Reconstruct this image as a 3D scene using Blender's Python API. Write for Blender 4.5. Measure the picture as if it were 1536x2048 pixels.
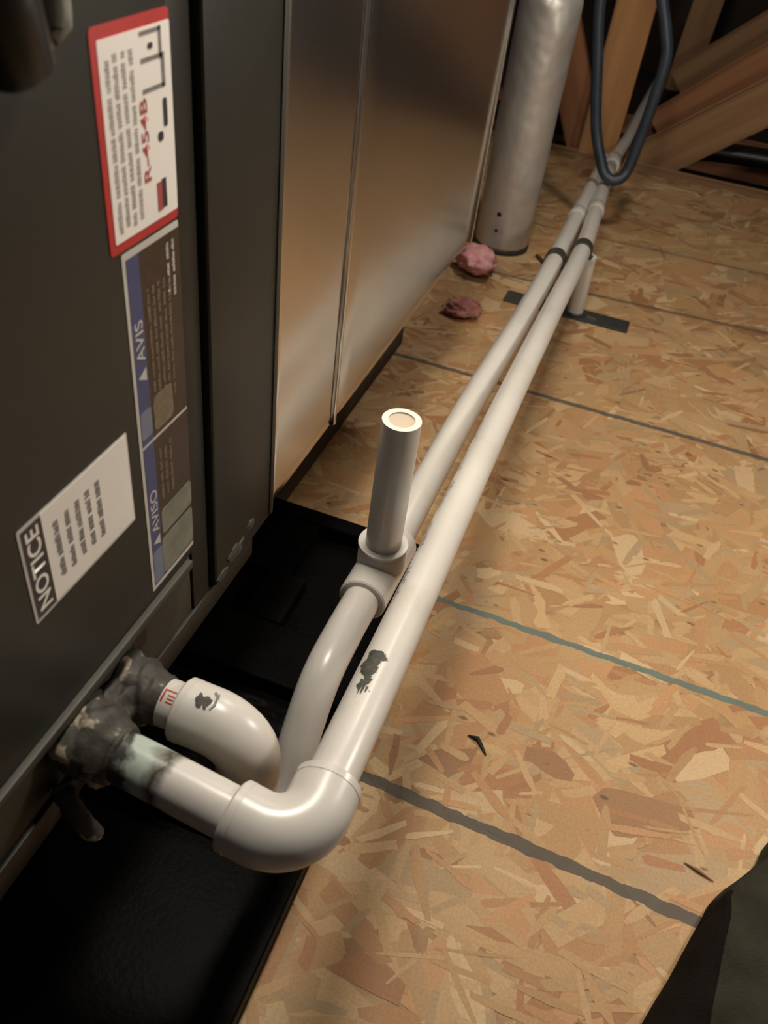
import bpy, bmesh, math, random
from mathutils import Vector, Matrix, noise

# ------------------------------------------------------------------ scene setup
scene = bpy.context.scene
for o in list(bpy.data.objects):
    bpy.data.objects.remove(o, do_unlink=True)
COL = scene.collection
FLOOR = -640.0                       # floor height in millimetres below the lens


def V(x, y, z):
    """millimetres measured from the lens -> metres above the floor"""
    return Vector((x / 1000.0, y / 1000.0, (z - FLOOR) / 1000.0))


# camera
R = ((0.93451992, 0.33827923, 0.11063313),
     (0.30165762, -0.58786522, -0.75061119),
     (-0.18887881, 0.73483444, -0.65141626))
right = Vector(R[0]); up = -Vector(R[1]); back = -Vector(R[2])
cam = bpy.data.cameras.new('camera')
cam.sensor_fit = 'VERTICAL'
cam.sensor_height = 36.0
cam.sensor_width = 27.0
cam.lens = 1700.0 / 2048.0 * 36.0
cam.clip_start = 0.01
cam.dof.use_dof = True
cam.dof.focus_distance = 0.60
cam.dof.aperture_fstop = 13.0
cam_ob = bpy.data.objects.new('camera', cam)
M = Matrix((right, up, back)).transposed().to_4x4()
M.translation = V(0, 0, 0)
cam_ob.matrix_world = M
COL.objects.link(cam_ob)
scene.camera = cam_ob

# world: a closed dark attic
world = bpy.data.worlds.new('attic_dark')
scene.world = world
world.use_nodes = True
bg = world.node_tree.nodes['Background']
bg.inputs[0].default_value = (0.95, 0.92, 1.0, 1)
bg.inputs[1].default_value = 0.035


def lamp(name, loc, watts, radius, color):
    d = bpy.data.lights.new(name, 'POINT')
    d.energy = watts
    d.shadow_soft_size = radius
    d.color = color
    o = bpy.data.objects.new(name, d)
    o.location = loc
    COL.objects.link(o)
    return o


WARM = (1.0, 0.90, 0.775)
lamp('attic_bulb', V(-125, 500, 230), 13.5, 0.05, WARM)
lamp('side_fill', V(430, 720, -60), 8.5, 0.05, WARM)  # unseen lamp added at the right to lift the stickers
lamp('far_fill', V(-40, 1330, 440), 10.5, 0.05, WARM)  # unseen lamp added to brighten the far floor and pipes

vs = scene.view_settings
vs.view_transform = 'Standard'
vs.look = 'None'
vs.exposure = 0.0
vs.gamma = 1.0
vs.use_curve_mapping = False

# ------------------------------------------------------------------ materials
MATS = {}


class NT:
    def __init__(self, name):
        self.m = bpy.data.materials.new(name)
        self.m.use_nodes = True
        self.t = self.m.node_tree
        self.b = self.t.nodes['Principled BSDF']

    def n(self, typ, **kw):
        nd = self.t.nodes.new(typ)
        for k, v in kw.items():
            setattr(nd, k, v)
        return nd

    def l(self, a, b):
        self.t.links.new(a, b)

    def coords(self):
        return self.n('ShaderNodeTexCoord').outputs['Object']

    def noise(self, scale, detail=4, vec=None, rough=0.5):
        nd = self.n('ShaderNodeTexNoise')
        nd.inputs['Scale'].default_value = scale
        nd.inputs['Detail'].default_value = detail
        nd.inputs['Roughness'].default_value = rough
        self.l(vec if vec is not None else self.coords(), nd.inputs['Vector'])
        return nd.outputs['Fac']

    def ramp(self, fac, stops):
        nd = self.n('ShaderNodeValToRGB')
        e = nd.color_ramp.elements
        while len(e) < len(stops):
            e.new(0.5)
        for el, (p, c) in zip(e, stops):
            el.position = p
            el.color = (c[0], c[1], c[2], 1)
        self.l(fac, nd.inputs['Fac'])
        return nd.outputs['Color']

    def mix(self, fac, a, b, blend='MIX'):
        nd = self.n('ShaderNodeMix', data_type='RGBA', blend_type=blend)
        for sock, val in ((nd.inputs[0], fac), (nd.inputs[6], a), (nd.inputs[7], b)):
            if hasattr(val, 'links'):
                self.l(val, sock)
            elif isinstance(val, (int, float)):
                sock.default_value = val
            else:
                sock.default_value = (val[0], val[1], val[2], 1)
        return nd.outputs[2]

    def math(self, op, a, b=None):
        nd = self.n('ShaderNodeMath', operation=op)
        for i, val in enumerate((a, b)):
            if val is None:
                continue
            if hasattr(val, 'links'):
                self.l(val, nd.inputs[i])
            else:
                nd.inputs[i].default_value = val
        return nd.outputs[0]

    def bump(self, h, strength=0.2, dist=0.002):
        nd = self.n('ShaderNodeBump')
        nd.inputs['Strength'].default_value = strength
        nd.inputs['Distance'].default_value = dist
        self.l(h, nd.inputs['Height'])
        self.l(nd.outputs[0], self.b.inputs['Normal'])

    def set(self, color=None, rough=None, metal=None, spec=None):
        for key, val in (('Base Color', color), ('Roughness', rough), ('Metallic', metal), ('Specular IOR Level', spec)):
            if val is None:
                continue
            if hasattr(val, 'links'):
                self.l(val, self.b.inputs[key])
            elif key == 'Base Color':
                self.b.inputs[key].default_value = (val[0], val[1], val[2], 1)
            else:
                self.b.inputs[key].default_value = val
        return self.m


def mottled(name, c1, c2, scale=30, rough=0.5, metal=0.0, bump=0.0, bscale=None, spec=None, bdist=0.001):
    t = NT(name)
    f = t.noise(scale, 5)
    col = t.ramp(f, [(0.3, c1), (0.7, c2)])
    t.set(col, rough, metal, spec)
    if bump:
        t.bump(t.noise(bscale or scale * 3, 3), bump, bdist)
    MATS[name] = t.m
    return t.m


mottled('cabinet_paint', (0.015, 0.0150, 0.0118), (0.023, 0.0225, 0.0178), 14, 0.42, 0.0, 0.05, 260, 0.35)
mottled('cabinet_inner', (0.026, 0.025, 0.017), (0.045, 0.042, 0.029), 18, 0.55, 0.0, 0.05, 200)
mottled('black_plastic', (0.0022, 0.0022, 0.0020), (0.0050, 0.0046, 0.0040), 22, 0.42, 0.0, 0.30, 240, 0.025, 0.0012)
mottled('black_strap', (0.026, 0.027, 0.024), (0.044, 0.045, 0.040), 60, 0.55)
mottled('black_rubber', (0.0045, 0.0045, 0.0045), (0.009, 0.009, 0.009), 40, 0.38)
mottled('blue_cable', (0.018, 0.026, 0.036), (0.030, 0.042, 0.058), 30, 0.42)
mottled('grey_glint', (0.30, 0.29, 0.25), (0.40, 0.38, 0.33), 50, 0.4)
mottled('steel_bright', (0.55, 0.54, 0.50), (0.70, 0.69, 0.65), 60, 0.3, 1.0)
mottled('dark_timber', (0.035, 0.022, 0.014), (0.060, 0.038, 0.024), 40, 0.7)
mottled('paper', (0.84, 0.80, 0.74), (0.89, 0.85, 0.79), 30, 0.45)
mottled('paper_tan', (0.58, 0.50, 0.43), (0.64, 0.56, 0.48), 30, 0.45)
mottled('paper_border', (0.50, 0.48, 0.44), (0.60, 0.57, 0.52), 60, 0.45)
mottled('ink_red', (0.42, 0.020, 0.018), (0.50, 0.030, 0.026), 60, 0.42)
mottled('ink_darkred', (0.36, 0.06, 0.06), (0.42, 0.09, 0.08), 60, 0.42)
mottled('ink_grey', (0.30, 0.28, 0.26), (0.42, 0.39, 0.36), 200, 0.5)
mottled('ink_midgrey', (0.14, 0.13, 0.12), (0.22, 0.20, 0.19), 200, 0.5)
mottled('ink_black', (0.020, 0.020, 0.022), (0.040, 0.038, 0.038), 100, 0.4)
mottled('ink_blue', (0.045, 0.06, 0.15), (0.06, 0.075, 0.18), 60, 0.4)
mottled('ink_bluegrey', (0.14, 0.16, 0.24), (0.20, 0.22, 0.30), 60, 0.4)
mottled('ink_brown', (0.030, 0.018, 0.012), (0.055, 0.030, 0.020), 160, 0.4)
mottled('ink_tan', (0.12, 0.09, 0.055), (0.22, 0.17, 0.11), 300, 0.4)
mottled('ink_sage', (0.15, 0.155, 0.12), (0.24, 0.235, 0.19), 90, 0.4)
mottled('grime', (0.028, 0.030, 0.022), (0.085, 0.080, 0.062), 260, 0.7)
mottled('ink_print', (0.10, 0.10, 0.09), (0.24, 0.23, 0.21), 300, 0.6)
mottled('pink_wool', (0.66, 0.24, 0.25), (0.92, 0.54, 0.53), 60, 0.95, 0.0, 0.9, 300, 0.1, 0.004)
mottled('pink_wool_faded', (0.40, 0.13, 0.12), (0.60, 0.32, 0.28), 60, 0.95, 0.0, 0.9, 300, 0.1, 0.004)
mottled('fabric_shaded', (0.005, 0.004, 0.003), (0.009, 0.007, 0.005), 28, 0.9, 0.0, 0.5, 500, 0.1, 0.002)  # cloth colour darkened to paint in the shade on the heap's left side
mottled('dark_fabric', (0.022, 0.021, 0.014), (0.040, 0.038, 0.026), 28, 0.9, 0.0, 0.5, 500, 0.1, 0.002)
mottled('attic_board', (0.035, 0.022, 0.014), (0.06, 0.038, 0.024), 6, 0.9)


def make_pvc(name, stain=None):
    t = NT(name)
    f = t.noise(14, 4)
    col = t.ramp(f, [(0.3, (0.595, 0.568, 0.520)), (0.7, (0.645, 0.618, 0.567))])
    if stain == 'glue':
        # dried sealant dragged round the pipe near the cabinet (local x runs out of the wall)
        sep = t.n('ShaderNodeSeparateXYZ')
        t.l(t.coords(), sep.inputs[0])
        nz = t.math('MULTIPLY', t.math('SUBTRACT', t.noise(48, 5), 0.5), 0.036)
        x = t.math('ADD', sep.outputs[0], nz)
        teal = t.ramp(x, [(0.0, (1, 1, 1)), (0.050, (1, 1, 1)), (0.056, (0, 0, 0)), (1.0, (0, 0, 0))])
        col = t.mix(teal, col, (0.42, 0.49, 0.43))
        d = t.math('ABSOLUTE', t.math('SUBTRACT', x, 0.056))
        ring = t.ramp(d, [(0.0, (1, 1, 1)), (0.0030, (1, 1, 1)), (0.0050, (0, 0, 0)), (1, (0, 0, 0))])
        col = t.mix(ring, col, (0.055, 0.050, 0.040))
        d2 = t.math('ABSOLUTE', t.math('SUBTRACT', x, 0.034))
        ring2 = t.ramp(d2, [(0.0, (1, 1, 1)), (0.004, (1, 1, 1)), (0.006, (0, 0, 0)), (1, (0, 0, 0))])
        col = t.mix(ring2, col, (0.05, 0.052, 0.045))
    if stain == 'dirty':
        m = t.ramp(t.noise(9, 6, rough=0.7), [(0.56, (0, 0, 0)), (0.78, (0.55, 0.55, 0.55))])
        col = t.mix(m, col, (0.46, 0.40, 0.31))
    t.set(col, 0.30, 0.0, 0.5)
    MATS[name] = t.m
    return t.m


make_pvc('pvc'); make_pvc('pvc_glue', 'glue'); make_pvc('pvc_dirty', 'dirty')
mottled('pvc_inside', (0.46, 0.38, 0.28), (0.52, 0.43, 0.32), 20, 0.6)


def make_mastic():
    t = NT('mastic')
    base = t.ramp(t.noise(50, 4), [(0.35, (0.034, 0.031, 0.026)), (0.6, (0.075, 0.070, 0.058))])
    pale = t.ramp(t.noise(55, 3), [(0.57, (0, 0, 0)), (0.61, (1, 1, 1))])
    col = t.mix(pale, base, (0.36, 0.31, 0.23))
    teal = t.ramp(t.noise(38, 2), [(0.60, (0, 0, 0)), (0.64, (1, 1, 1))])
    col = t.mix(teal, col, (0.34, 0.40, 0.35))
    t.set(col, 0.6, 0.0, 0.3)
    t.bump(t.noise(110, 3), 0.5, 0.002)
    MATS['mastic'] = t.m


make_mastic()


def make_galv(name, base=(0.62, 0.60, 0.56), rough=0.24, wave=0.02, wscale=5.0):
    t = NT(name)
    a = tuple(c * 0.90 for c in base)
    col = t.ramp(t.noise(7, 2), [(0.35, base), (0.65, a)])
    t.set(col, rough, 1.0)
    if wave:
        t.bump(t.noise(wscale, 2), wave, 0.05)
    MATS[name] = t.m


make_galv('galvanised', (0.72, 0.69, 0.65), 0.21, 0.0, 3.0)
make_galv('cylinder_metal', (0.60, 0.58, 0.54), 0.40, 0.14, 16.0)
MATS['cylinder_metal'].node_tree.nodes['Principled BSDF'].inputs['Metallic'].default_value = 0.62


def make_wood(name, c1, c2, axis=2):
    t = NT(name)
    mp = t.n('ShaderNodeMapping')
    sc = [38, 38, 38]
    sc[axis] = 2.2
    mp.inputs['Scale'].default_value = sc
    t.l(t.coords(), mp.inputs['Vector'])
    f = t.noise(1.0, 6, mp.outputs[0], 0.6)
    t.set(t.ramp(f, [(0.3, c1), (0.7, c2)]), 0.75)
    MATS[name] = t.m


make_wood('timber', (0.30, 0.140, 0.050), (0.46, 0.235, 0.090), 2)
make_wood('timber_red', (0.26, 0.105, 0.045), (0.38, 0.165, 0.070), 2)
make_wood('timber_brown', (0.20, 0.105, 0.045), (0.32, 0.175, 0.080), 2)


def make_osb(name, attr):
    """strand board: flake colours, fine grain and the printed guide lines"""
    t = NT(name)
    co = t.coords()
    if attr:
        a = t.n('ShaderNodeAttribute', attribute_name='flake')
        col = a.outputs['Color']
    else:
        col = t.ramp(t.noise(30, 5), [(0.3, (0.34, 0.20, 0.095)), (0.7, (0.52, 0.34, 0.17))])
    g = t.noise(420, 3)
    col = t.mix(0.35, col, t.ramp(g, [(0.3, (0.55, 0.5, 0.42)), (0.7, (1, 1, 1))]), 'MULTIPLY')
    big = t.ramp(t.noise(2.3, 3), [(0.35, (0.80, 0.77, 0.74)), (0.65, (1, 1, 1))])
    col = t.mix(0.7, col, big, 'MULTIPLY')
    # small dark pits
    v = t.n('ShaderNodeTexVoronoi')
    mp = t.n('ShaderNodeMapping')
    mp.inputs['Scale'].default_value = (20, 46, 20)
    mp.inputs['Rotation'].default_value = (0, 0, 0.35)
    t.l(co, mp.inputs['Vector'])
    v.inputs['Scale'].default_value = 1.0
    t.l(mp.outputs[0], v.inputs['Vector'])
    pit = t.ramp(t.math('ADD', v.outputs['Distance'], t.math('MULTIPLY', t.noise(60, 3), 0.12)),
                 [(0.0, (1, 1, 1)), (0.12, (1, 1, 1)), (0.17, (0, 0, 0)), (1, (0, 0, 0))])
    col = t.mix(t.math('MULTIPLY', pit, 0.75), col, (0.10, 0.055, 0.03))
    sep = t.n('ShaderNodeSeparateXYZ')
    t.l(co, sep.inputs[0])
    wob = t.math('MULTIPLY', t.math('SUBTRACT', t.noise(55, 3), 0.5), 0.008)
    yy = t.math('ADD', sep.outputs[1], wob)
    for y0, slope, w, c, s in ((0.388, -0.045, 0.0056, (0.075, 0.068, 0.055), 0.92),
                               (0.617, -0.012, 0.0040, (0.105, 0.165, 0.150), 0.90),
                               (1.0637, 0.0, 0.0046, (0.085, 0.078, 0.066), 0.88),
                               (1.437, 0.080, 0.0052, (0.12, 0.085, 0.055), 0.75),
                               (1.700, 0.06, 0.0050, (0.14, 0.09, 0.055), 0.55)):
        d = t.math('ABSOLUTE', t.math('SUBTRACT', yy, t.math('ADD', t.math('MULTIPLY', sep.outputs[0], slope), y0)))
        f = t.math('MULTIPLY', t.math('LESS_THAN', d, w), s)
        col = t.mix(f, col, c)
    t.set(col, 0.55, 0.0, 0.3)
    t.bump(g, 0.15, 0.0008)
    MATS[name] = t.m


make_osb('osb_base', False)
make_osb('osb_flakes', True)

# ------------------------------------------------------------------ mesh helpers


def link(name, bm, mat, parent=None, smooth=True, origin=None):
    """finish a bmesh (world metres) as one object with its origin moved to a sensible place"""
    if origin is None and bm.verts:
        xs = [v.co for v in bm.verts]
        lo = Vector((min(c.x for c in xs), min(c.y for c in xs), min(c.z for c in xs)))
        hi = Vector((max(c.x for c in xs), max(c.y for c in xs), max(c.z for c in xs)))
        origin = Vector(((lo.x + hi.x) / 2, (lo.y + hi.y) / 2, lo.z))
    for v in bm.verts:
        v.co -= origin
    me = bpy.data.meshes.new(name)
    bm.to_mesh(me)
    bm.free()
    if smooth:
        for p in me.polygons:
            p.use_smooth = True
    me.materials.append(MATS[mat])
    o = bpy.data.objects.new(name, me)
    COL.objects.link(o)
    if parent is not None:
        base = Vector((0, 0, 0))
        q = parent
        while q is not None:
            base += q.location
            q = q.parent
        o.parent = parent
        o.location = origin - base
    else:
        o.location = origin
    return o


def empty(name, loc):
    o = bpy.data.objects.new(name, None)
    o.location = loc
    o.empty_display_size = 0.02
    COL.objects.link(o)
    return o


def tag(o, label, cat, group=None):
    o['label'] = label
    o['category'] = cat
    if group:
        o['group'] = group
    return o


def structure(o, label=None, cat=None):
    o['kind'] = 'structure'
    if label:
        o['label'] = label
    if cat:
        o['category'] = cat
    return o


def box_bm(lo, hi, bevel=0.0, seg=2, bm=None):
    """lo/hi in mm"""
    a, b = V(*lo), V(*hi)
    own = bm is None
    if own:
        bm = bmesh.new()
    r = bmesh.ops.create_cube(bm, size=1.0)
    c = (a + b) / 2
    s = b - a
    for v in r['verts']:
        v.co = Vector((c.x + v.co.x * s.x, c.y + v.co.y * s.y, c.z + v.co.z * s.z))
    if bevel:
        ed = list({e for v in r['verts'] for e in v.link_edges})
        bmesh.ops.bevel(bm, geom=ed, offset=bevel / 1000.0, segments=seg, affect='EDGES', profile=0.6)
    return bm


def box(name, lo, hi, mat, parent=None, bevel=0.0, seg=2):
    o = link(name, box_bm(lo, hi, bevel, seg), mat, parent, smooth=False)
    if bevel:
        for p in o.data.polygons:
            p.use_smooth = True
        o.data.set_sharp_from_angle(angle=math.radians(35))
    return o


def beam_bm(a, b, w, t, wdir):
    """a straight sawn board from a to b (mm), width w along wdir, thickness t"""
    a, b = V(*a), V(*b)
    d = (b - a).normalized()
    wv = Vector(wdir)
    wv = (wv - d * wv.dot(d)).normalized()
    tv = d.cross(wv)
    bm = bmesh.new()
    r = bmesh.ops.create_cube(bm, size=1.0)
    L = (b - a).length
    for v in r['verts']:
        p = v.co.copy()
        v.co = (a + b) / 2 + d * (p.z * L) + wv * (p.x * w / 1000) + tv * (p.y * t / 1000)
    bmesh.ops.bevel(bm, geom=list(bm.edges), offset=0.003, segments=2, affect='EDGES')
    return bm


def beam(name, a, b, w, t, wdir, mat, parent=None):
    """board as an object whose local z follows its length, so that the grain does too"""
    bm = beam_bm(a, b, w, t, wdir)
    A, B = V(*a), V(*b)
    d = (B - A).normalized()
    q = d.to_track_quat('Z', 'Y')
    qi = q.inverted()
    for v in bm.verts:
        v.co = qi @ (v.co - A)
    me = bpy.data.meshes.new(name)
    bm.to_mesh(me)
    bm.free()
    me.materials.append(MATS[mat])
    o = bpy.data.objects.new(name, me)
    o.location = A
    o.rotation_mode = 'QUATERNION'
    o.rotation_quaternion = q
    COL.objects.link(o)
    return o


def frames(pts):
    tang = []
    n = len(pts)
    for i in range(n):
        a = pts[max(i - 1, 0)]
        b = pts[min(i + 1, n - 1)]
        tang.append((b - a).normalized())
    ref = Vector((0, 0, 1))
    if abs(tang[0].dot(ref)) > 0.9:
        ref = Vector((0, 1, 0))
    u = (ref - tang[0] * ref.dot(tang[0])).normalized()
    out = []
    for t in tang:
        u = (u - t * u.dot(t)).normalized()
        out.append((t, u, t.cross(u)))
    return out


def tube_bm(pts, rad, seg=32, cap=True, inner=None, rfun=None, bm=None):
    """pts in metres; rad mm or list of mm; inner: bore radius in mm, open both ends"""
    own = bm is None
    if own:
        bm = bmesh.new()
    fr = frames(pts)
    n = len(pts)
    rads = rad if isinstance(rad, (list, tuple)) else [rad] * n

    def ring(i, r):
        t, u, w = fr[i]
        vs = []
        for k in range(seg):
            a = 2 * math.pi * k / seg
            rr = r * (rfun(i, a) if rfun else 1.0)
            vs.append(bm.verts.new(pts[i] + (u * math.cos(a) + w * math.sin(a)) * rr / 1000.0))
        return vs

    def skin(A, B, flip=False):
        for k in range(seg):
            f = (A[k], A[(k + 1) % seg], B[(k + 1) % seg], B[k])
            bm.faces.new(f[::-1] if flip else f)

    rings = [ring(i, rads[i]) for i in range(n)]
    for i in range(n - 1):
        skin(rings[i], rings[i + 1])
    if inner is None:
        if cap:
            bm.faces.new(rings[0][::-1])
            bm.faces.new(rings[-1])
    else:
        inn = [ring(i, inner) for i in range(n)]
        for i in range(n - 1):
            skin(inn[i], inn[i + 1], True)
        skin(inn[0], rings[0])
        skin(rings[-1], inn[-1])
    bmesh.ops.recalc_face_normals(bm, faces=list(bm.faces))
    return bm


def tube(name, pts, rad, mat, parent=None, seg=32, cap=True, inner=None, rfun=None, origin=None):
    o = link(name, tube_bm(pts, rad, seg, cap, inner, rfun), mat, parent, True, origin)
    o.data.set_sharp_from_angle(angle=math.radians(40))
    return o


def bend(a, c, b, r, n=14):
    """path a -> corner c -> b with a round corner of radius r (metres)"""
    d1 = (a - c).normalized()
    d2 = (b - c).normalized()
    ang = d1.angle(d2)
    off = r / math.tan(ang / 2)
    p1 = c + d1 * off
    p2 = c + d2 * off
    cen = c + (d1 + d2).normalized() * (r / math.sin(ang / 2))
    v1 = p1 - cen
    v2 = p2 - cen
    tot = v1.angle(v2)
    out = [a]
    for i in range(n + 1):
        t = i / n
        out.append(cen + (v1 * math.sin((1 - t) * tot) + v2 * math.sin(t * tot)) / math.sin(tot))
    out.append(b)
    return out


def spline(ctrl, per=10):
    P = [ctrl[0]] + list(ctrl) + [ctrl[-1]]
    out = []
    for i in range(1, len(P) - 2):
        p0, p1, p2, p3 = P[i - 1], P[i], P[i + 1], P[i + 2]
        for k in range(per):
            t = k / per
            out.append(0.5 * ((2 * p1) + (p2 - p0) * t + (2 * p0 - 5 * p1 + 4 * p2 - p3) * t * t
                              + (3 * p1 - p0 - 3 * p2 + p3) * t ** 3))
    out.append(ctrl[-1])
    return out


def straight(a, b, n=2):
    return [a.lerp(b, i / (n - 1)) for i in range(n)]


def inside(poly, x, y):
    c = False
    j = len(poly) - 1
    for i in range(len(poly)):
        xi, yi = poly[i]
        xj, yj = poly[j]
        if (yi > y) != (yj > y) and x < (xj - xi) * (y - yi) / (yj - yi) + xi:
            c = not c
        j = i
    return c


def pipe_mark(name, A, B, rad, polys, mat, parent, ref=Vector((0, 0, 1)), nx=60, na=40, rag=0.0):
    """a flat smear or print wrapped on a straight pipe A->B; polys in (mm along the pipe, degrees from ref)"""
    d = (B - A).normalized()
    u = (ref - d * ref.dot(d)).normalized()
    w = d.cross(u)
    bm = bmesh.new()
    for poly in polys:
        x0 = min(p[0] for p in poly); x1 = max(p[0] for p in poly)
        a0 = min(p[1] for p in poly); a1 = max(p[1] for p in poly)
        cache = {}

        def vert(i, j):
            if (i, j) not in cache:
                s = x0 + (x1 - x0) * i / nx
                a = math.radians(a0 + (a1 - a0) * j / na)
                cache[(i, j)] = bm.verts.new(A + d * s / 1000 + (u * math.cos(a) + w * math.sin(a)) * (rad + 0.12) / 1000)
            return cache[(i, j)]
        for i in range(nx):
            for j in range(na):
                s = x0 + (x1 - x0) * (i + .5) / nx
                a = a0 + (a1 - a0) * (j + .5) / na
                if rag:
                    q = noise.noise(Vector((s * 0.35, a * 0.08, 3.1)))
                    q2 = noise.noise(Vector((s * 0.9, a * 0.2, 7.7)))
                    s2, a2 = s + q * rag, a + q2 * rag * 4
                else:
                    s2, a2 = s, a
                if inside(poly, s2, a2):
                    bm.faces.new((vert(i, j), vert(i + 1, j), vert(i + 1, j + 1), vert(i, j + 1)))
    bmesh.ops.recalc_face_normals(bm, faces=list(bm.faces))
    return link(name, bm, mat, parent, True)


def blob_bm(c, r, amp, freq, seed, sub=3, squash=(1, 1, 1), flat_z=None):
    bm = bmesh.new()
    bmesh.ops.create_icosphere(bm, subdivisions=sub, radius=1.0)
    C = V(*c)
    for v in bm.verts:
        n = v.co.normalized()
        k = 1 + amp * noise.fractal(n * freq + Vector((seed, seed * 1.7, 0)), 1.0, 2.0, 4)
        p = Vector((n.x * r[0] * squash[0], n.y * r[1] * squash[1], n.z * r[2] * squash[2])) * k / 1000
        v.co = C + p
        if flat_z is not None and v.co.z < flat_z:
            v.co.z = flat_z
    return bm


# ------------------------------------------------------------------ the setting
# strand-board floor with its flakes
fl = box('floor', (-1500, -900, -658), (1500, 2172, -640), 'osb_base', None, 1.0)
structure(fl, 'tan strand board floor with dark printed guide lines', 'floor')


def make_flakes():
    rng = random.Random(11)
    tones = [((0.545, 0.350, 0.170), 3.2), ((0.600, 0.400, 0.205), 2.6), ((0.510, 0.310, 0.145), 2.6), ((0.490, 0.270, 0.125), 1.6),
             ((0.430, 0.215, 0.100), 0.9), ((0.660, 0.470, 0.265), 1.0), ((0.480, 0.335, 0.185), 1.8), ((0.360, 0.200, 0.100), 0.35),
             ((0.560, 0.315, 0.150), 1.5)]
    cols = [c for c, _ in tones]
    wts = [w for _, w in tones]
    verts, faces, fcol = [], [], []
    zone = [(-0.36, 0.42, 0.08, 1.25, 4200, 1.0), (-0.5, 0.60, 1.2, 2.165, 2600, 1.1), (0.4, 1.45, 0.1, 2.16, 2600, 1.5),
            (-1.45, -0.36, -0.8, 2.16, 300, 2.0)]
    for x0, x1, y0, y1, cnt, sc in zone:
        for i in range(cnt):
            cx = rng.uniform(x0, x1)
            cy = rng.uniform(y0, y1)
            small = rng.random()
            if small < 0.40:
                L = rng.uniform(22, 62) * sc; W = rng.uniform(3, 11) * sc
            elif small < 0.85:
                L = rng.uniform(36, 90) * sc; W = rng.uniform(9, 30) * sc
            else:
                L = rng.uniform(60, 105) * sc; W = rng.uniform(26, 56) * sc
            ang = rng.gauss(math.radians(20), math.radians(48))
            # larger strands lie deeper, so that they do not bury the fine ones
            z = 0.00004 + rng.random() * 0.0002 + (0.00018 if small < 0.40 else 0.0)
            n = rng.choice((6, 7, 8))
            ca, sa = math.cos(ang), math.sin(ang)
            base = len(verts)
            ts = sorted(rng.uniform(0.12, 0.88) for _ in range(n // 2 - 1))
            upv = [(-0.5, rng.uniform(0.1, 0.5))] + [(t - 0.5, rng.uniform(0.34, 0.56)) for t in ts] + [(0.5, rng.uniform(0.05, 0.5))]
            lov = [(0.5 + rng.uniform(-0.08, 0.05), -rng.uniform(0.1, 0.5))] + [(t - 0.5, -rng.uniform(0.34, 0.56)) for t in ts[::-1]] + [(-0.5 + rng.uniform(-0.05, 0.08), -rng.uniform(0.1, 0.5))]
            poly = upv + lov
            poly = poly[::-1]
            ok = True
            pts = []
            for (p, q) in poly:
                X = cx + (p * L * ca - q * W * sa) / 1000
                Y = cy + (p * L * sa + q * W * ca) / 1000
                if Y > 2.171 or abs(X) > 1.499 or Y < -0.899:
                    ok = False
                pts.append((X, Y, z))
            if not ok:
                continue
            verts += pts
            faces.append(list(range(base, base + len(pts))))
            c = rng.choices(cols, wts)[0]
            k = rng.uniform(0.92, 1.07)
            fcol.append((c[0] * k, c[1] * k, c[2] * k, 1))
    me = bpy.data.meshes.new('wood_strands')
    me.from_pydata(verts, [], faces)
    at = me.color_attributes.new('flake', 'FLOAT_COLOR', 'CORNER')
    buf = []
    for p, c in zip(me.polygons, fcol):
        for _ in p.loop_indices:
            buf.extend(c)
    at.data.foreach_set('color', buf)
    me.materials.append(MATS['osb_flakes'])
    o = bpy.data.objects.new('wood_strands', me)
    COL.objects.link(o)
    o.parent = fl
    # keep the strands in room coordinates so that the printed lines fall where they should
    o.location = Vector((0, 0, 0)) - fl.location + Vector((0, 0, 0.0001))
    o['kind'] = 'stuff'


make_flakes()
# the base board's own printed lines use room coordinates too
off = fl.location.copy()
for v in fl.data.vertices:
    v.co += off
fl.location = (0, 0, 0)
for ch in fl.children:
    ch.location = (0, 0, 0.0001)

sub = box('wall_back', (-2200, 3880, -820), (2200, 3930, 2200), 'attic_board')
structure(sub, 'dark boards at the far end of the attic', 'wall')
sub = box('floor_recess', (-2200, 2172, -790), (2200, 3900, -770), 'attic_board')
structure(sub, 'dark void below the truss ends past the floor edge', 'floor')

# ------------------------------------------------------------------ air handler cabinet
PX = -190.0
cab = empty('air_handler', V(-430, 100, -420))
tag(cab, 'black painted sheet metal air handler cabinet with notice stickers on its side', 'air handler')
box('body', (-690, -420, -418), (-196, 416, 330), 'cabinet_paint', cab, 2)
box('access_panel', (-196, -420, -352), (PX, 313, 330), 'cabinet_paint', cab, 3.0, 3)
box('panel_lip', (-195, -420, -357.5), (-186.5, 306, -351.5), 'cabinet_inner', cab, 1.2)
box('drain_panel', (-196, -420, -412), (-193.5, 313, -357), 'cabinet_inner', cab, 0.8)
box('corner_strip', (-196, 314.5, -414), (-192.5, 333, 330), 'cabinet_paint', cab, 1.0)
box('end_flange', (-196, 336.5, -404), (PX + 1, 416, 330), 'cabinet_paint', cab, 2.5, 3)
box('flange_edge', (PX - 1, 412.5, -402), (PX + 2.0, 418.0, 330), 'cabinet_inner', cab, 1.0)
box('bottom_rail', (-196, -420, -423), (PX - 1, 392, -404), 'cabinet_paint', cab, 1.5)
# knock-out hole in the drain panel
hole = tube('knockout_hole', [V(-194.2, 258, -374), V(-193.3, 258, -374)], 7.5, 'black_rubber', cab, 24)
# dirt and sealant along the flange foot
for i, (y, z, ry, rz) in enumerate([(362, -394, 13, 7), (345, -400, 8, 4), (384, -388, 6, 5)]):
    link('dirt_smear', blob_bm((PX + 0.6, y, z), (1.1, ry, rz), 0.45, 1.8, i * 3.1 + 1, 3), 'grime', cab)


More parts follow.
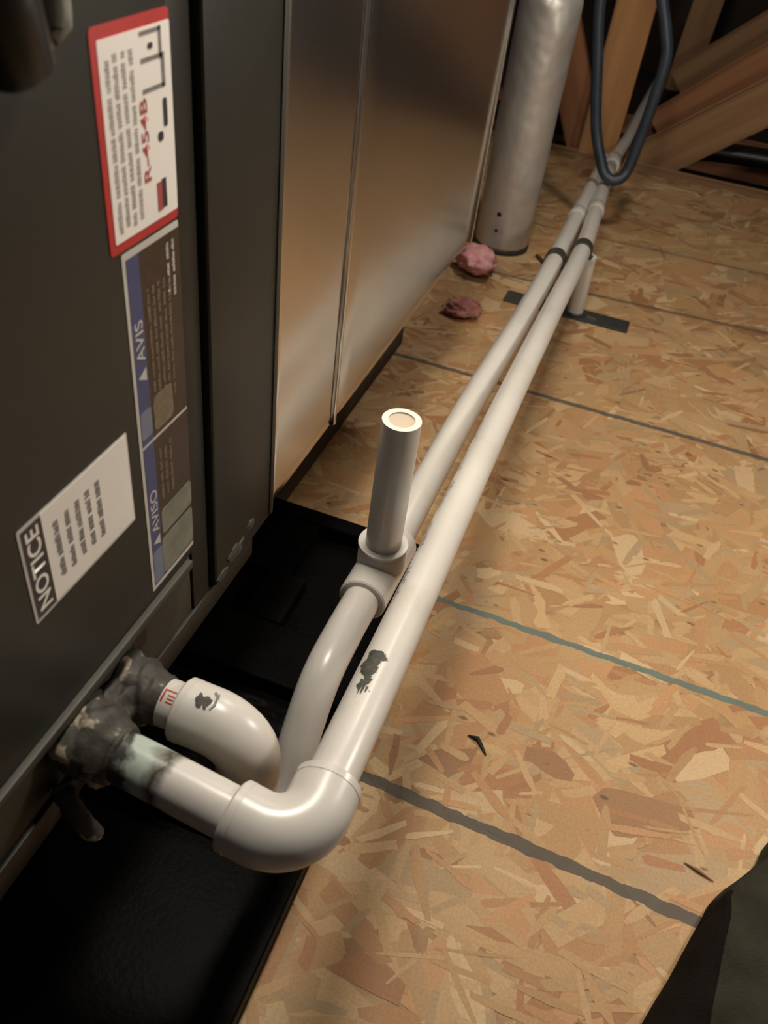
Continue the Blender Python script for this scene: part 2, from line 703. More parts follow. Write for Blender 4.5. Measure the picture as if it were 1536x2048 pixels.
# ---- stickers (flat prints on the cabinet, reading upwards)
def plate(name, y0, y1, z0, z1, lift, mat, parent, r=0.0):
    bm = bmesh.new()
    x = PX + lift
    pts = []
    if r:
        for cy, cz, a0 in ((y1 - r, z1 - r, 0), (y0 + r, z1 - r, 90), (y0 + r, z0 + r, 180), (y1 - r, z0 + r, 270)):
            for k in range(5):
                a = math.radians(a0 + 22.5 * k)
                pts.append((cy + r * math.cos(a), cz + r * math.sin(a)))
    else:
        pts = [(y1, z1), (y0, z1), (y0, z0), (y1, z0)]
    f = [bm.verts.new(V(x, p[0], p[1])) for p in pts]
    b = [bm.verts.new(V(x - 0.12, p[0], p[1])) for p in pts]
    bm.faces.new(f)
    n = len(f)
    for i in range(n):
        bm.faces.new((f[i], b[i], b[(i + 1) % n], f[(i + 1) % n]))
    bmesh.ops.recalc_face_normals(bm, faces=list(bm.faces))
    return link(name, bm, mat, parent, False)


def text_on_panel(name, s, y_base, z0, z1, hgt, lift, mat, parent, bold=0.0, font_shear=0.0):
    """lettering that reads upwards (+z), its tops toward -y; spans z0..z1, letter height hgt (mm)"""
    cu = bpy.data.curves.new(name, 'FONT')
    cu.body = s
    cu.size = 1.0
    cu.offset = bold
    cu.shear = font_shear
    tmp = bpy.data.objects.new(name, cu)
    COL.objects.link(tmp)
    bpy.context.view_layer.update()
    me = bpy.data.meshes.new_from_object(tmp)
    bpy.data.objects.remove(tmp, do_unlink=True)
    xs = [v.co.x for v in me.vertices]
    ys = [v.co.y for v in me.vertices]
    xa, xb, ya, yb = min(xs), max(xs), min(ys), max(ys)
    bm = bmesh.new()
    bm.from_mesh(me)
    for v in bm.verts:
        u = (v.co.x - xa) / (xb - xa)
        w = (v.co.y - ya) / (yb - ya)
        v.co = V(PX + lift, y_base - w * hgt, z0 + u * (z1 - z0))
    return link(name, bm, mat, parent, False)


def scribble(name, y0, y1, z0, z1, lines, mat, parent, lift, seed, fill=0.5, word=(3, 9)):
    """rows of unreadable small print: short strokes in word-like runs along z"""
    rng = random.Random(seed)
    bm = bmesh.new()
    pitch = (y1 - y0) / lines
    for i in range(lines):
        ya = y0 + pitch * (i + 0.5 - fill / 2)
        yb = ya + pitch * fill
        z = z0 + rng.uniform(0, 2)
        while z < z1 - 1:
            L = min(rng.uniform(*word), z1 - z)
            zz = z
            while zz < z + L - 0.3:
                w = rng.uniform(0.45, 1.1)
                h0 = rng.uniform(0.0, 0.35)
                a, b = ya + (yb - ya) * h0, yb
                q = [V(PX + lift, a, zz), V(PX + lift, b, zz), V(PX + lift, b, min(zz + w, z1)), V(PX + lift, a, min(zz + w, z1))]
                bm.faces.new([bm.verts.new(p) for p in q])
                zz += w + rng.uniform(0.12, 0.4)
            z += L + rng.uniform(0.9, 1.8)
    bmesh.ops.recalc_face_normals(bm, faces=list(bm.faces))
    return link(name, bm, mat, parent, False)


# notice sticker
nt = plate('notice_sticker', 185.5, 260.5, -285, -232.5, 0.30, 'paper_border', cab, 1.2)
nt['label'] = 'white sticker with a black NOTICE header'
plate('paper_face', 199.5, 259.6, -283.6, -233.6, 0.42, 'paper', nt)
plate('header_band', 187.2, 199.3, -283.2, -234.4, 0.42, 'ink_black', nt)
text_on_panel('lettering', 'NOTICE', 197.3, -280.5, -236.5, 8.2, 0.50, 'paper', nt, 0.02)
scribble('small_print', 203, 239, -275, -243, 5, 'ink_midgrey', nt, 0.50, 5, 0.52, (6, 12))

# red bordered refrigerant sticker
rd = plate('refrigerant_sticker', 262.8, 312.6, -152, -72.6, 0.30, 'ink_red', cab, 2.0)
rd['label'] = 'red bordered white refrigerant sticker'
plate('paper_face', 266.6, 312.6, -148.2, -77.0, 0.42, 'paper', rd, 0.8)
text_on_panel('lettering', 'R-454B', 294.2, -131.0, -100.3, 5.0, 0.50, 'ink_darkred', rd, 0.02)
scribble('small_print', 268.5, 288.0, -145.5, -82, 4, 'ink_grey', rd, 0.50, 8, 0.62, (5, 13))
# outlined pictograms, a dark stroke and a two tone bar
bm = bmesh.new()
for (ya, yb, za, zb) in ((292, 306, -79.6, -78.2), (292, 306, -88.6, -87.0), (304.5, 306.5, -89, -78), (292, 307, -99.0, -97.4),
                         (305.5, 308, -99, -87)):
    bm.faces.new([bm.verts.new(V(PX + 0.5, *p)) for p in ((ya, za), (yb, za), (yb, zb), (ya, zb))])
link('pictogram_outline', bm, 'ink_midgrey', rd, False)
plate('pictogram_spot', 297, 300.5, -84.6, -82.6, 0.52, 'ink_black', rd, 0.8)
plate('dark_stroke', 305.2, 308.2, -113.5, -103, 0.52, 'ink_black', rd, 1.0)
plate('dark_dot', 300.6, 304.6, -118.3, -114.6, 0.52, 'ink_black', rd, 1.5)
plate('red_bar', 297.6, 301.2, -145.0, -133.4, 0.52, 'ink_darkred', rd)
plate('black_bar', 301.2, 304.6, -144.5, -132.8, 0.52, 'ink_black', rd)

# tall blue edged sticker in two fields
bl = plate('warning_sticker', 269.4, 312.4, -345.0, -153.4, 0.20, 'paper_border', cab, 1.0)
bl['label'] = 'tall dark sticker with blue edge bands'
for za, zb, word, wz0, wz1, tz0, tz1 in ((-249.4, -156.4, 'AVIS', -205.5, -185.5, -216.2, -209.2),
                                         (-342.0, -251.2, 'AVISO', -306.8, -279.0, -316.4, -309.6)):
    plate('dark_field', 280.6, 312.4, za, zb, 0.30, 'ink_brown', bl)
    plate('blue_band', 271.9, 281.0, za, zb, 0.34, 'ink_blue', bl)
    text_on_panel('lettering', word, 279.8, wz0, wz1, 6.2, 0.42, 'paper_border', bl, 0.01)
    bm = bmesh.new()
    bm.faces.new([bm.verts.new(V(PX + 0.42, y, z)) for y, z in ((279.8, tz0), (279.8, tz1), (273.4, (tz0 + tz1) / 2))])
    bmesh.ops.recalc_face_normals(bm, faces=list(bm.faces))
    link('warning_triangle', bm, 'paper_border', bl, False)
scribble('small_print', 283, 304, -236, -174, 5, 'ink_tan', bl, 0.44, 21, 0.55, (4, 10))
scribble('small_print', 300, 309, -186, -160, 2, 'paper_border', bl, 0.44, 22, 0.5, (4, 10))
scribble('small_print', 283, 297, -292, -258, 3, 'ink_tan', bl, 0.44, 23, 0.55, (4, 10))
plate('blue_band_gap', 272.0, 281.0, -246, -231, 0.40, 'ink_bluegrey', bl, 1.5)
plate('blue_band_gap', 272.0, 281.0, -341, -319, 0.40, 'ink_bluegrey', bl, 1.5)
plate('pictogram_field', 282.5, 312.2, -313.5, -297, 0.42, 'ink_sage', bl, 2.5)
plate('pictogram_field', 281.2, 312.2, -341, -316, 0.42, 'ink_sage', bl, 2.5)
plate('pictogram_field', 283.0, 300, -247, -228, 0.42, 'ink_tan', bl, 3.0)

# ------------------------------------------------------------------ sheet metal duct
duct = empty('sheet_metal_duct', V(-430, 690, -403))
tag(duct, 'bare galvanised sheet metal duct box joined to the black cabinet', 'duct')


def duct_panel(name, y0, y1):
    """thin pan with rolled edges and slightly oil-canned face"""
    bm = bmesh.new()
    ny, nz = 30, 36
    g = {}
    z0, z1 = -402.0, 330.0
    for i in range(ny + 1):
        for j in range(nz + 1):
            y = y0 + (y1 - y0) * i / ny
            z = z0 + (z1 - z0) * (j / nz) ** 1.4
            fy = (i / ny) * (1 - i / ny) * 4
            x = PX - 0.4 + 0.9 * fy * math.sin((z + 410) / 120.0) + 0.12 * noise.noise(Vector((y / 160, z / 200, 2)))
            e = min((z - z0) / 7.0, 1.0)
            x -= (1 - e) ** 2 * 5
            ed = min(min(y - y0, y1 - y) / 2.2, 1.0)
            x -= (1 - ed) ** 2 * 1.6
            g[i, j] = bm.verts.new(V(x, y, z))
    for i in range(ny):
        for j in range(nz):
            bm.faces.new((g[i, j], g[i + 1, j], g[i + 1, j + 1], g[i, j + 1]))
    # fold the edge back
    lo = [bm.verts.new(V(PX - 40, y0 + (y1 - y0) * i / ny, z0)) for i in range(ny + 1)]
    for i in range(ny):
        bm.faces.new((g[i, 0], lo[i], lo[i + 1], g[i + 1, 0]))
    bmesh.ops.recalc_face_normals(bm, faces=list(bm.faces))
    return link(name, bm, 'galvanised', duct)


duct_panel('side_panel', 418.5, 531)
duct_panel('side_panel', 537, 946)
box('vertical_seam', (PX - 3, 531.6, -400), (PX + 1.6, 536.4, 330), 'galvanised', duct, 1.4, 3)
box('inner_box', (-690, 419, -400), (PX - 6, 945, 330), 'galvanised', duct, 2)
box('end_flange', (-690, 946, -400), (PX + 3.0, 951, 330), 'galvanised', duct, 1.2)
box('collar', (-680, 951, -392), (PX - 14, 974, 330), 'galvanised', duct, 2)

# dark sleeper that carries the duct
for y, h in ((664, 0), ):
    sl = box('timber_sleeper', (-420, 652, -640), (-293, 1100, -612), 'dark_timber', None, 2)
    tag(sl, 'dark timber sleeper lying on the floor below the sheet metal duct', 'timber')
leg = box('block', (-640, 700, -640), (-470, 900, -402), 'dark_timber', None, 2)
leg.name = 'support_block'
tag(leg, 'dark block holding the sheet metal duct off the floor', 'block')

# ------------------------------------------------------------------ black plastic drain pan
pan = empty('drain_pan', V(-390, 120, -640))
tag(pan, 'black plastic drain pan with moulded ribs under the air handler', 'pan')
PXR = -95
box('base', (-700, -420, -639.5), (PXR, 660, -630), 'black_plastic', pan, 2)
box('rim', (PXR - 14, -420, -630), (PXR, 660, -612), 'black_plastic', pan, 3, 3)
box('rim', (-700, 640, -630), (PXR - 14, 660, -612), 'black_plastic', pan, 3, 3)
box('rim', (-700, -420, -630), (PXR - 14, -404, -612), 'black_plastic', pan, 3, 3)
box('rib', (-690, 556, -630), (-232, 640, -613), 'black_plastic', pan, 3, 3)
box('rib', (-690, 430, -630), (-110, 494, -613), 'black_plastic', pan, 3, 3)
box('rib', (-252, 494, -630), (-212, 560, -612), 'black_plastic', pan, 3, 3)
box('rib', (-690, 290, -630), (-110, 318, -616), 'black_plastic', pan, 3, 3)
box('rib', (-690, 90, -630), (-110, 128, -616), 'black_plastic', pan, 3, 3)
box('rib', (-690, -120, -630), (-110, -92, -616), 'black_plastic', pan, 3, 3)
# crumpled black film in the pan below the trap
bm = bmesh.new()
nx, ny = 46, 40
g = {}
for i in range(nx + 1):
    for j in range(ny + 1):
        x = -300 + 185 * i / nx
        y = 322 + 102 * j / ny
        z = -626 + 9 * noise.fractal(Vector((x / 26, y / 11, 1.3)), 1.0, 2.0, 4)
        e = min(i, nx - i, j, ny - j) / 4.0
        z = -629.5 + (z + 629.5) * min(e, 1.0)
        g[i, j] = bm.verts.new(V(x, y, max(z, -629.6)))
for i in range(nx):
    for j in range(ny):
        bm.faces.new((g[i, j], g[i + 1, j], g[i + 1, j + 1], g[i, j + 1]))
film = link('plastic_film', bm, 'black_plastic', None)
tag(film, 'crumpled glossy black plastic film lying in the drain pan', 'plastic film')

for nm, lo, hi in (('stand_leg', (-640, 440, -613), (-300, 492, -423)), ('stand_leg', (-640, -110, -616), (-300, -60, -423))):
    s = box(nm, lo, hi, 'black_rubber', None, 3)
    tag(s, 'black support leg in the drain pan under the cabinet ' + ('end flange' if lo[1] > 0 else 'access panel'), 'support leg')

# ------------------------------------------------------------------ secondary drain line (the long outer pipe)
PR = 13.35           # pipe radius
ER = 17.8            # fitting radius
drain = empty('drain_pipe', V(-65, 187, -383))
tag(drain, 'long white PVC drain pipe with an open elbow bend near the stickers', 'pipe')
wA = V(-193.3, 196.4, -378)
cC = V(-65, 186.8, -384)
nB = V(-65.7, 240, -385.5)
dX = (cC - wA).normalized()
pipe_pts = [(-65.3, 205, -383.5), (-65.7, 240, -385.5), (-67.5, 308, -395.1), (-69.35, 376, -404.75), (-71.2, 444, -414.4), (-73.0, 512, -424), (-78.2, 740, -456), (-81.6, 1010, -488), (-83.6, 1300, -519),
            (-95, 1545, -545.5), (-111, 1856, -580), (-119.5, 2060, -603)]
sEnd = cC - dX * 0.022
stub = tube('pipe_stub', straight(wA, sEnd, 24), PR, 'pvc_glue', drain, 40, origin=wA)
dY = (nB - cC).normalized()
eA = cC - dX * 0.0355
eB = cC + dY * 0.038
pts = bend(eA, cC, eB, 0.0215, 22)
n = len(pts)
tube('elbow', pts, [ER] * n, 'pvc', drain, 48, origin=cC)
# socket lips
tube('socket_lip', [eA - dX * 0.0012, eA, eA + dX * 0.004], [ER - 1.1, ER + 0.05, ER + 0.25], 'pvc', drain, 48)
tube('socket_lip', [eB + dY * 0.0012, eB, eB - dY * 0.004], [ER - 1.1, ER + 0.05, ER + 0.25], 'pvc', drain, 48)
run = spline([V(*p) for p in pipe_pts], 6)
tube('long_pipe', run, PR, 'pvc_dirty', drain, 40, origin=V(0, 0, FLOOR))
# faint joint collar on the run and coupling at its end
jp = V(-96.3, 1582, -549.8)
jd = (V(-111, 1856, -580) - V(-95, 1545, -545.5)).normalized()
tube('joint_collar', [jp - jd * 0.022, jp - jd * 0.02, jp + jd * 0.02, jp + jd * 0.022], [PR + .2, PR + 1.4, PR + 1.4, PR + .2], 'pvc_dirty', drain, 32)
ca = V(-117, 2010, -598)
cb = V(-121.5, 2092, -606)
tube('coupling', [ca, ca.lerp(cb, .04), ca.lerp(cb, .96), cb], [ER - 1, ER + 1, ER + 1, ER - 1], 'pvc', drain, 32)
tube('far_pipe', [V(-120, 2075, -605), V(-113, 2250, -608), V(-112, 2474, -611), V(-106, 2900, -612), V(-104, 3000, -612)], PR, 'pvc_dirty', drain, 28)

# grime and print on the run
P0, P1 = V(-65.7, 240, -385.5), V(-73.0, 512, -424)
mk = [(76, -29), (73.5, 0), (68, 16), (65, 2.5), (57, 6), (53, 0), (49, 4), (44, -2), (39, 10), (34, -6), (29, -4), (33, -15), (36, -10), (44, -23), (50, -14), (54, -24),
      (62, -38), (67, -29)]
pipe_mark('grime_smear', P0, P1, PR, [[(s_, 1.25 * a_ - 6) for s_, a_ in mk]], 'grime', drain, nx=80, na=50, rag=1.5)['label'] = 'dark grey smear of sealant'
ticks = []
rng = random.Random(4)
for s in range(118, 420, 3):
    if (s // 21) % 3 == 2:
        continue
    w = rng.uniform(0.5, 1.2)
    a = rng.uniform(10, 26)
    ticks.append([(s, -70), (s + w, -70), (s + w, -66 + a), (s, -66 + a)])
pipe_mark('ink_marking', P0 - (P1 - P0).normalized() * 0.0, P1, PR + 0.05, ticks, 'ink_print', drain, nx=1, na=6)['kind'] = 'stuff'

# sealant collar where it leaves the cabinet


def collar(name, base, d, length, r, seed, parent, seg=44, n=26, amp=0.5):
    pts = [base + d * (length * i / (n - 1)) / 1000 for i in range(n)]
    rr = [r * (1.0 - 0.30 * (i / (n - 1)) ** 1.5) for i in range(n)]
    rr[-1] = PR + 0.4

    def rf(i, a):
        q = Vector((math.cos(a) * 1.4, math.sin(a) * 1.4, i * 0.16 + seed))
        return 1 + amp * 0.45 * noise.fractal(q * 0.75, 1.2, 2.0, 3) * (1 if i < n - 3 else 0.25)
    return tube(name, pts, rr, 'mastic', parent, seg, True, None, rf)


collar('sealant_collar', V(-193.2, 196.4, -378), dX, 30, 21.5, 4.0, drain)
fing = spline([V(-190, 178, -396), V(-181, 172, -403), V(-172, 170, -413), V(-166, 172, -420)], 6)
tube('sealant_drip', fing, [6, 6.5, 5.5, 6.2, 6, 5, 5.6, 5.8, 5.2, 5.6, 5.5, 5.2, 5, 5.3, 5, 4.4, 4, 3.2, 1.5], 'mastic', drain, 14)

# ------------------------------------------------------------------ primary drain with trap, tee and vent
trap = empty('condensate_trap', V(-113, 340, -560))
tag(trap, 'white PVC condensate trap with an upright open vent pipe and tee', 'pipe')
wU = V(-193.3, 238, -390)
cU = V(-117.0, 238, -391.5)
dU = (cU - wU).normalized()
tube('pipe_stub', straight(wU, cU - dU * 0.022, 8), PR, 'pvc', trap, 40)
lowU = cU + Vector((0, 0, -0.043))
eU = cU - dU * 0.039
tube('elbow', bend(eU, cU, lowU, 0.0235, 20), ER, 'pvc', trap, 48)
tube('socket_lip', [eU - dU * 0.0012, eU, eU + dU * 0.004], [ER - 1.1, ER + 0.05, ER + 0.25], 'pvc', trap, 48)
tr = spline([V(-117, 238, -418), V(-117, 238, -470), V(-116.5, 243, -512), V(-114.5, 264, -535), V(-113, 286, -514), V(-113, 306, -484),
             V(-113, 335, -457), V(-113, 372, -452), V(-113, 425, -455.5)], 10)
tube('trap_bend', tr, PR, 'pvc', trap, 40)
# tee
tA, tB = V(-113, 412, -454.5), V(-112.4, 487, -459)
tube('tee_run', [tA, tA.lerp(tB, .015), tA.lerp(tB, .985), tB], [ER - 1.0, ER + 0.2, ER + 0.2, ER - 1.0], 'pvc', trap, 48)
hubz = -428
tube('tee_hub', [V(-112.7, 450, -457), V(-112.7, 450, hubz - 1), V(-112.7, 450, hubz)], [ER + .1, ER + 0.2, ER - 0.6], 'pvc', trap, 48, True)
tube('hub_rim', [V(-112.7, 450, hubz - 2.2), V(-112.7, 450, hubz - 1), V(-112.7, 450, hubz + .3), V(-112.7, 450, hubz + .6)], [ER + .2, ER + .9, ER + .9, ER - .2], 'pvc', trap, 48, True, PR + .2)
vt = tube('vent_pipe', straight(V(-112.7, 450, -440), V(-112.7, 450, -317), 6), PR, 'pvc', trap, 48, False, 9.0)
tube('vent_bore', straight(V(-112.7, 450, -438), V(-112.7, 450, -318.2), 3), 8.95, 'pvc_inside', trap, 40)
left_pts = [(-112.4, 470, -458), (-113.2, 560, -460), (-114.4, 740, -472), (-113.0, 983, -494), (-115.3, 1247, -519), (-122, 1497, -545), (-131, 1838, -580), (-137, 2075, -606)]
lrun = spline([V(*p) for p in left_pts], 6)
tube('long_pipe', lrun, PR, 'pvc_dirty', trap, 40, origin=V(0, 0, FLOOR))
jp = V(-123.0, 1530, -548.6)
jd = (V(-131, 1838, -580) - V(-122, 1497, -545)).normalized()
tube('joint_collar', [jp - jd * 0.022, jp - jd * 0.02, jp + jd * 0.02, jp + jd * 0.022], [PR + .2, PR + 1.4, PR + 1.4, PR + .2], 'pvc_dirty', trap, 32)
collar('sealant_collar', V(-193.2, 238, -390), dU, 27, 19.5, 11.0, trap)
# prints and smears on the upper fitting
eo = eU + dU * 0.004
pipe_mark('sealant_smear', eo, cU, ER + 0.2, [[(5, 6), (8, 22), (10, 14), (13, 20), (14, 4), (11, -6), (8, -2), (6, -8)]], 'grime', trap, nx=40, na=30, rag=1.2)
pipe_mark('sealant_smear', eo, cU, ER + 0.2, [[(13, -20), (16, -12), (17, 4), (15.5, 18), (14.6, 16), (15.6, 2), (14.2, -10), (12, -16)]], 'ink_print', trap, nx=30, na=30, rag=1.0)
so = wU + dU * 0.028
pipe_mark('red_printing', so, cU, PR, [[(0, 2), (9, 2), (9, 6), (0, 6)], [(0, 6), (1.0, 6), (1.0, 34), (0, 34)], [(3, 14), (9, 14), (9, 17), (3, 17)],
                                       [(3, 22), (9, 22), (9, 25), (3, 25)], [(3, 30), (9, 30), (9, 33), (3, 33)]], 'ink_red', trap, nx=6, na=6)
pipe_mark('dirt_fleck', V(-113, 335, -457), V(-113, 372, -452), PR + 0.5, [[(20, -62), (24, -60), (26, -72), (23, -84), (19, -76)]], 'grime', trap, nx=20, na=20)

# crushed putty between the two outlets
pt = link('sealant_putty', blob_bm((-185, 217, -386), (10, 20, 16), 0.28, 1.3, 2.2, 4), 'mastic', cab)

# ------------------------------------------------------------------ far pipe support
sp = empty('pipe_support', V(-70, 1341, -640))
tag(sp, 'short white PVC post with a flat dark metal strip base under the drain pipes', 'pipe support')
tube('post', straight(V(-71, 1341, -637), V(-74, 1341, -538.5), 4), PR, 'pvc', sp, 32)
box('base_strip', (-190, 1320, -639.6), (20, 1362, -637.2), 'black_strap', sp, 0.8)
tube('base_ring', [V(-71, 1341, -639), V(-71, 1341, -634), V(-71, 1341, -633)], [18, 18, 15], 'black_strap', sp, 32)
box('rivet', (-50, 1334, -637), (-34, 1341, -634.5), 'steel_bright', sp, 1)


def strap(name, c, d, label):
    d = d.normalized()
    p = V(*c)
    o = tube(name, [p - d * 0.013, p - d * 0.0128, p + d * 0.0128, p + d * 0.013], [PR + .2, PR + 2.4, PR + 2.4, PR + .2], 'black_strap', None, 36)
    u = (Vector((1, 0, -0.5)) - d * d.dot(Vector((1, 0, -0.5)))).normalized()
    b = p + u * (PR + 6) / 1000
    lug = tube_bm([p + u * (PR + 0.5) / 1000, b], 4.2, 16)
    link('lug', lug, 'black_strap', o)
    tag(o, label, 'strap')
    return o


strap('pipe_strap', (-84.2, 1312, -520.2), V(-95, 1545, -545.5) - V(-83.6, 1300, -519), 'black band strapped round the outer drain pipe above its post')
strap('pipe_strap', (-115.3, 1247, -519), V(-122, 1497, -545) - V(-115.3, 1247, -519), 'black band strapped round the inner pipe that leaves the vent tee')

# ------------------------------------------------------------------ silver cylinder
cy = empty('metal_cylinder', V(-249, 1545, -640))
tag(cy, 'dented silver metal cylinder standing upright on the floor past the duct', 'cylinder')


def lathe(name, cx, cyy, prof, mat, parent, seg=48, dent=0.0):
    bm = bmesh.new()
    rings = []
    for r, z in prof:
        ring = []
        for k in range(seg):
            a = 2 * math.pi * k / seg
            rr = r
            if dent:
                rr += dent * noise.fractal(Vector((math.cos(a) * 1.3, math.sin(a) * 1.3, z / 60)), 1.0, 2.0, 3)
            ring.append(bm.verts.new(V(cx + rr * math.cos(a), cyy + rr * math.sin(a), z)))
        rings.append(ring)
    for A, B in zip(rings, rings[1:]):
        for k in range(seg):
            bm.faces.new((A[k], A[(k + 1) % seg], B[(k + 1) % seg], B[k]))
    bm.faces.new(rings[0][::-1])
    bm.faces.new(rings[-1])
    return link(name, bm, mat, parent)


prof = [(49, -637)] + [(50, -634 + 8 * i) for i in range(50)] + [(50 * math.cos(t), -240 + 46 * math.sin(t)) for t in [0.15 * k for k in range(1, 10)]]
lathe('shell', -249, 1545, prof, 'cylinder_metal', cy, 64, 1.1)
lathe('foot_ring', -249, 1545, [(48.5, -639.8), (51.5, -639.5), (51.5, -630), (50, -629)], 'black_strap', cy, 48)
lathe('neck', -249, 1545, [(13, -200), (13, -184), (11, -182), (11, -160)], 'steel_bright', cy, 24)
for z, s in ((-596, 3.0), (-566, 4.2)):
    link('dent_mark', blob_bm((-249 + 50 * math.sin(-0.10), 1545 - 50 * math.cos(-0.10), z), (s, 0.8, s * 1.1), 0.2, 2, 1, 2), 'black_rubber', cy)

# ------------------------------------------------------------------ pink insulation scraps


def tuft(name, c, r, seed, mat, label, rot):
    bm = blob_bm((0, 0, 0), r, 0.30, 1.3, seed, 4)
    m = Matrix.Rotation(rot, 4, 'Z')
    C = V(*c)
    O = V(0, 0, 0)
    for v in bm.verts:
        p = m @ (v.co - O)
        p += Vector((noise.noise(p * 220), noise.noise(p * 220 + Vector((5, 1, 2))), noise.noise(p * 220 + Vector((9, 4, 3))))) * 0.0032
        v.co = C + p
    lo = min(v.co.z for v in bm.verts)
    for v in bm.verts:
        v.co.z += -lo - 0.001
        v.co.z = max(v.co.z, 0.0006)
    return tag(link(name, bm, mat, None), label, 'insulation scrap')


tuft('insulation_tuft', (-262, 1400, -620), (40, 34, 20), 3.3, 'pink_wool', 'bright pink fibreglass scrap beside the foot of the silver cylinder', -0.35)
tuft('insulation_tuft', (-236, 1236, -628), (31, 24, 12), 8.1, 'pink_wool_faded', 'flat faded pink fibreglass scrap on the floor between the duct and the pipes', 0.2)

# ------------------------------------------------------------------ floor litter
lit = tube('black_sliver', [V(-13, 468, -638.6), V(-4, 467, -636.5), V(0, 463, -637.5), V(7, 455, -638.8)], [0.6, 2.0, 1.8, 0.7], 'black_rubber', None, 8)
tag(lit, 'small bent black sliver lying on the strand board', 'litter')
ws = tube('wood_sliver', [V(184, 424, -638.6), V(195, 421, -637.6), V(208, 417, -638.6)], [0.5, 1.4, 0.4], 'timber_brown', None, 8)
tag(ws, 'thin brown wood sliver on the floor close to the dark cloth', 'litter')
st = tube('wood_offcut', [V(-176, 1530, -637), V(-176 + 40, 1478, -637)], 3.6, 'dark_timber', None, 10)
tag(st, 'thin brown stick on the floor between cylinder and pipes', 'stick')

# ------------------------------------------------------------------ truss timbers and lines behind
W = [
    ('truss_web', (-174, 2245, -652), (-170, 2260, 500), 88, 38, (1, 0, 0), 'timber', 'upright orange timber truss web beside the far pipe end'),
    ('truss_web', (-100, 2290, -691), (700, 2300, -38), 89, 38, (0, 0, 1), 'timber_brown', 'slanting brown timber truss web that crosses in front of the black line'),
    ('truss_web', (-52, 2500, -626), (760, 2510, 115), 89, 38, (0, 0, 1), 'timber_red', 'slanting reddish timber truss web behind the black line'),
    ('truss_web', (-40, 2800, -575), (900, 2820, 270), 89, 38, (0, 0, 1), 'timber_brown', 'far dim slanting timber web behind the reddish one'),
    ('truss_web', (-190, 2320, -700), (-420, 2340, -240), 88, 38, (1, 0, 0), 'timber_red', 'dim reddish timber web leaning behind the silver cylinder'),
    ('truss_chord', (-1400, 2200, -690), (1400, 2240, -690), 88, 38, (0, 0, 1), 'timber_brown', 'flat brown timber chord just past the strand board floor edge'),
    ('truss_chord', (-1400, 2620, -690), (1400, 2640, -690), 90, 38, (0, 0, 1), 'timber_red', 'flat reddish timber chord beyond the black line'),
    ('truss_web', (-40, 3030, -640), (-10, 3050, 400), 84, 38, (1, 0, 0), 'timber_brown', 'far dim upright timber web behind the orange one'),
]
for nm, a, b, w, t, wd, mt, lb in W:
    tag(beam(nm, a, b, w, t, wd, mt), lb, 'timber')

bl_ = tube('black_line', spline([V(-900, 2395, -640), V(-290, 2395, -638), V(-60, 2398, -658), V(90, 2400, -626), V(330, 2400, -612), V(900, 2400, -600)], 8), 24, 'black_rubber', None, 28)
tag(bl_, 'thick glossy black line running level behind the truss webs', 'line')

cp = spline([V(-200, 1765, 60), V(-201, 1765, -150), V(-199, 1762, -256), V(-178, 1760, -349), V(-150, 1756, -457), V(-122, 1748, -516), V(-107, 1742, -536), V(-91, 1739, -542),
             V(-77, 1745, -536), V(-69, 1752, -518), V(-65, 1758, -476), V(-61, 1760, -412), V(-60, 1762, -328), V(-76, 1764, -280), V(-97, 1766, -235), V(-140, 1768, -130), V(-160, 1770, 60)], 8)
cb_ = tube('hanging_cable', cp, 10.5, 'blue_cable', None, 18)
tag(cb_, 'dark blue black cable hanging in a loop over the drain pipes', 'cable')

# black sleeve with its highlight built as a grey strip, at the top of the cabinet side
sv = empty('cable_sleeve', V(-172, 206, -70))
tag(sv, 'black foam sleeve end hanging beside the red bordered sticker', 'cable sleeve')
tube('sleeve', [V(-172, 206, -71), V(-172, 205.5, -70), V(-171, 200, -52), V(-170, 188, 60)], [9.0, 10.0, 11, 11], 'black_rubber', sv, 28)
tube('highlight_strip', spline([V(-186, 233.5, -74), V(-184, 236, -66), V(-183, 238, -55), V(-183, 239, 60)], 6), [2.0 + 3.4 * min(i / 8, 1) for i in range(19)], 'ink_sage', sv, 12)

# ------------------------------------------------------------------ dark cloth at the floor edge


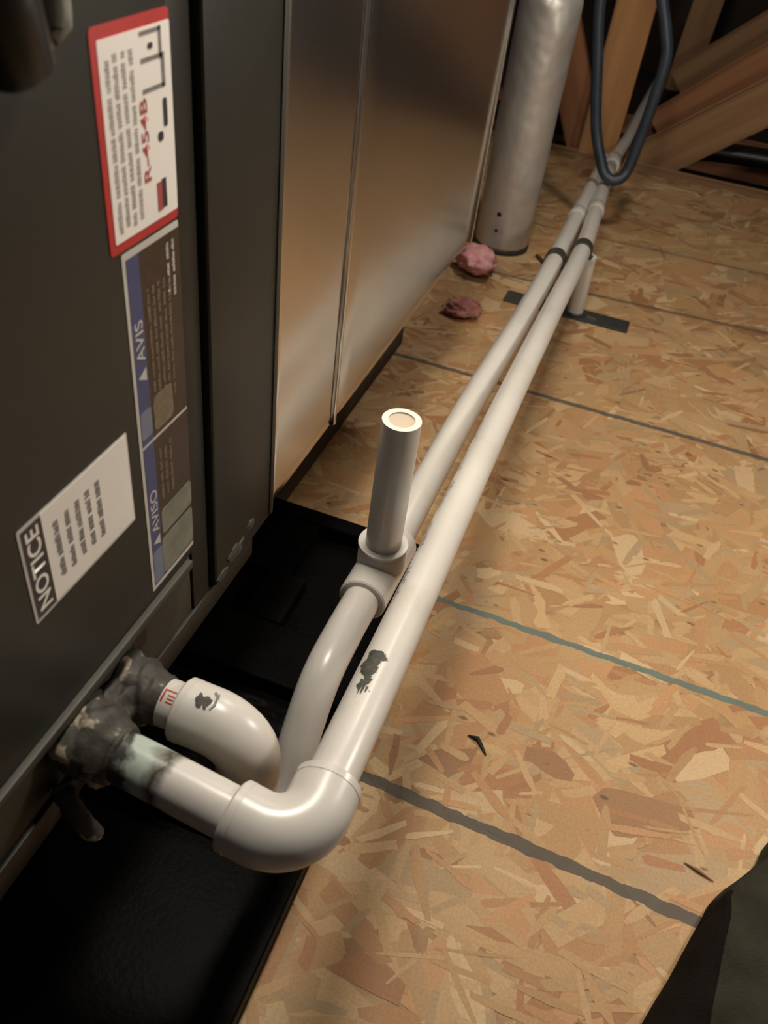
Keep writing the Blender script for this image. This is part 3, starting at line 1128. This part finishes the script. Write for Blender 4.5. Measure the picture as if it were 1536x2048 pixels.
def cloth():
    """heavy cloth: an upright fold, its shade put in as black, that follows a wavy line on the floor, then a broad sagging top"""
    base = spline([Vector(p) for p in ((120, 150, 0), (152, 250, 0), (167, 290, 0), (182, 327, 0), (199, 373, 0), (210, 400, 0), (238, 437, 0), (252, 470, 0), (300, 545, 0))], 8)
    n = len(base)
    prof = [(0, 0.0), (-2, 8), (-1, 20), (4, 38), (12, 54), (24, 66), (44, 74), (75, 80), (115, 84), (165, 86), (215, 70), (245, 34), (252, 2)]
    prof = [(p.x, p.y) for p in spline([Vector((a, b, 0)) for a, b in prof], 4)]
    bm = bmesh.new()
    rows = []
    for i, p in enumerate(base):
        t = (base[min(i + 1, n - 1)] - base[max(i - 1, 0)]).normalized()
        out = Vector((t.y, -t.x, 0))
        u = i / (n - 1)
        k = 0.70 - 0.42 * u
        k *= min(1.0, (1 - u) / 0.10 + 0.02)
        row = []
        lim = max(46 * (1 - u / 0.62), 3.0)
        for (w, h) in prof:
            w = w * lim / 30 if 0 < w < 30 else (w if w <= 0 else lim + (w - 30))
            q = p + out * w
            z = FLOOR + 0.6 + h * k * 1.1
            d = noise.fractal(Vector((q.x / 45, q.y / 45, w / 60)), 1.0, 2.0, 3) * 5 * min(h / 40.0, 1.0)
            row.append(bm.verts.new(V(q.x - d * 0.5, q.y, max(z + d, FLOOR + 0.5))))
        rows.append(row)
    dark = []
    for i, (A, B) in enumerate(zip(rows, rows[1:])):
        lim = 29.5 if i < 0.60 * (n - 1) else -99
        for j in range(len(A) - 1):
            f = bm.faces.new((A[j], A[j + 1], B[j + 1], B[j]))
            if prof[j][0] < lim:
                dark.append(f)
    bmesh.ops.recalc_face_normals(bm, faces=list(bm.faces))
    bm2 = bm.copy()
    bm.faces.ensure_lookup_table()
    bm2.faces.ensure_lookup_table()
    bm.faces.index_update()
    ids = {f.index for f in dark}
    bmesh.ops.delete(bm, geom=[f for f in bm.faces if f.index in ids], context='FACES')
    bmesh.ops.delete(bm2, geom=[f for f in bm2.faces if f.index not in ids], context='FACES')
    root = empty('dark_cloth', V(220, 350, FLOOR))
    link('grey_cover', bm, 'dark_fabric', root)
    link('shaded_side', bm2, 'fabric_shaded', root)
    return root


tag(cloth(), 'dark grey heavy cloth heaped on the strand board floor, its shaded side coloured black', 'cloth')
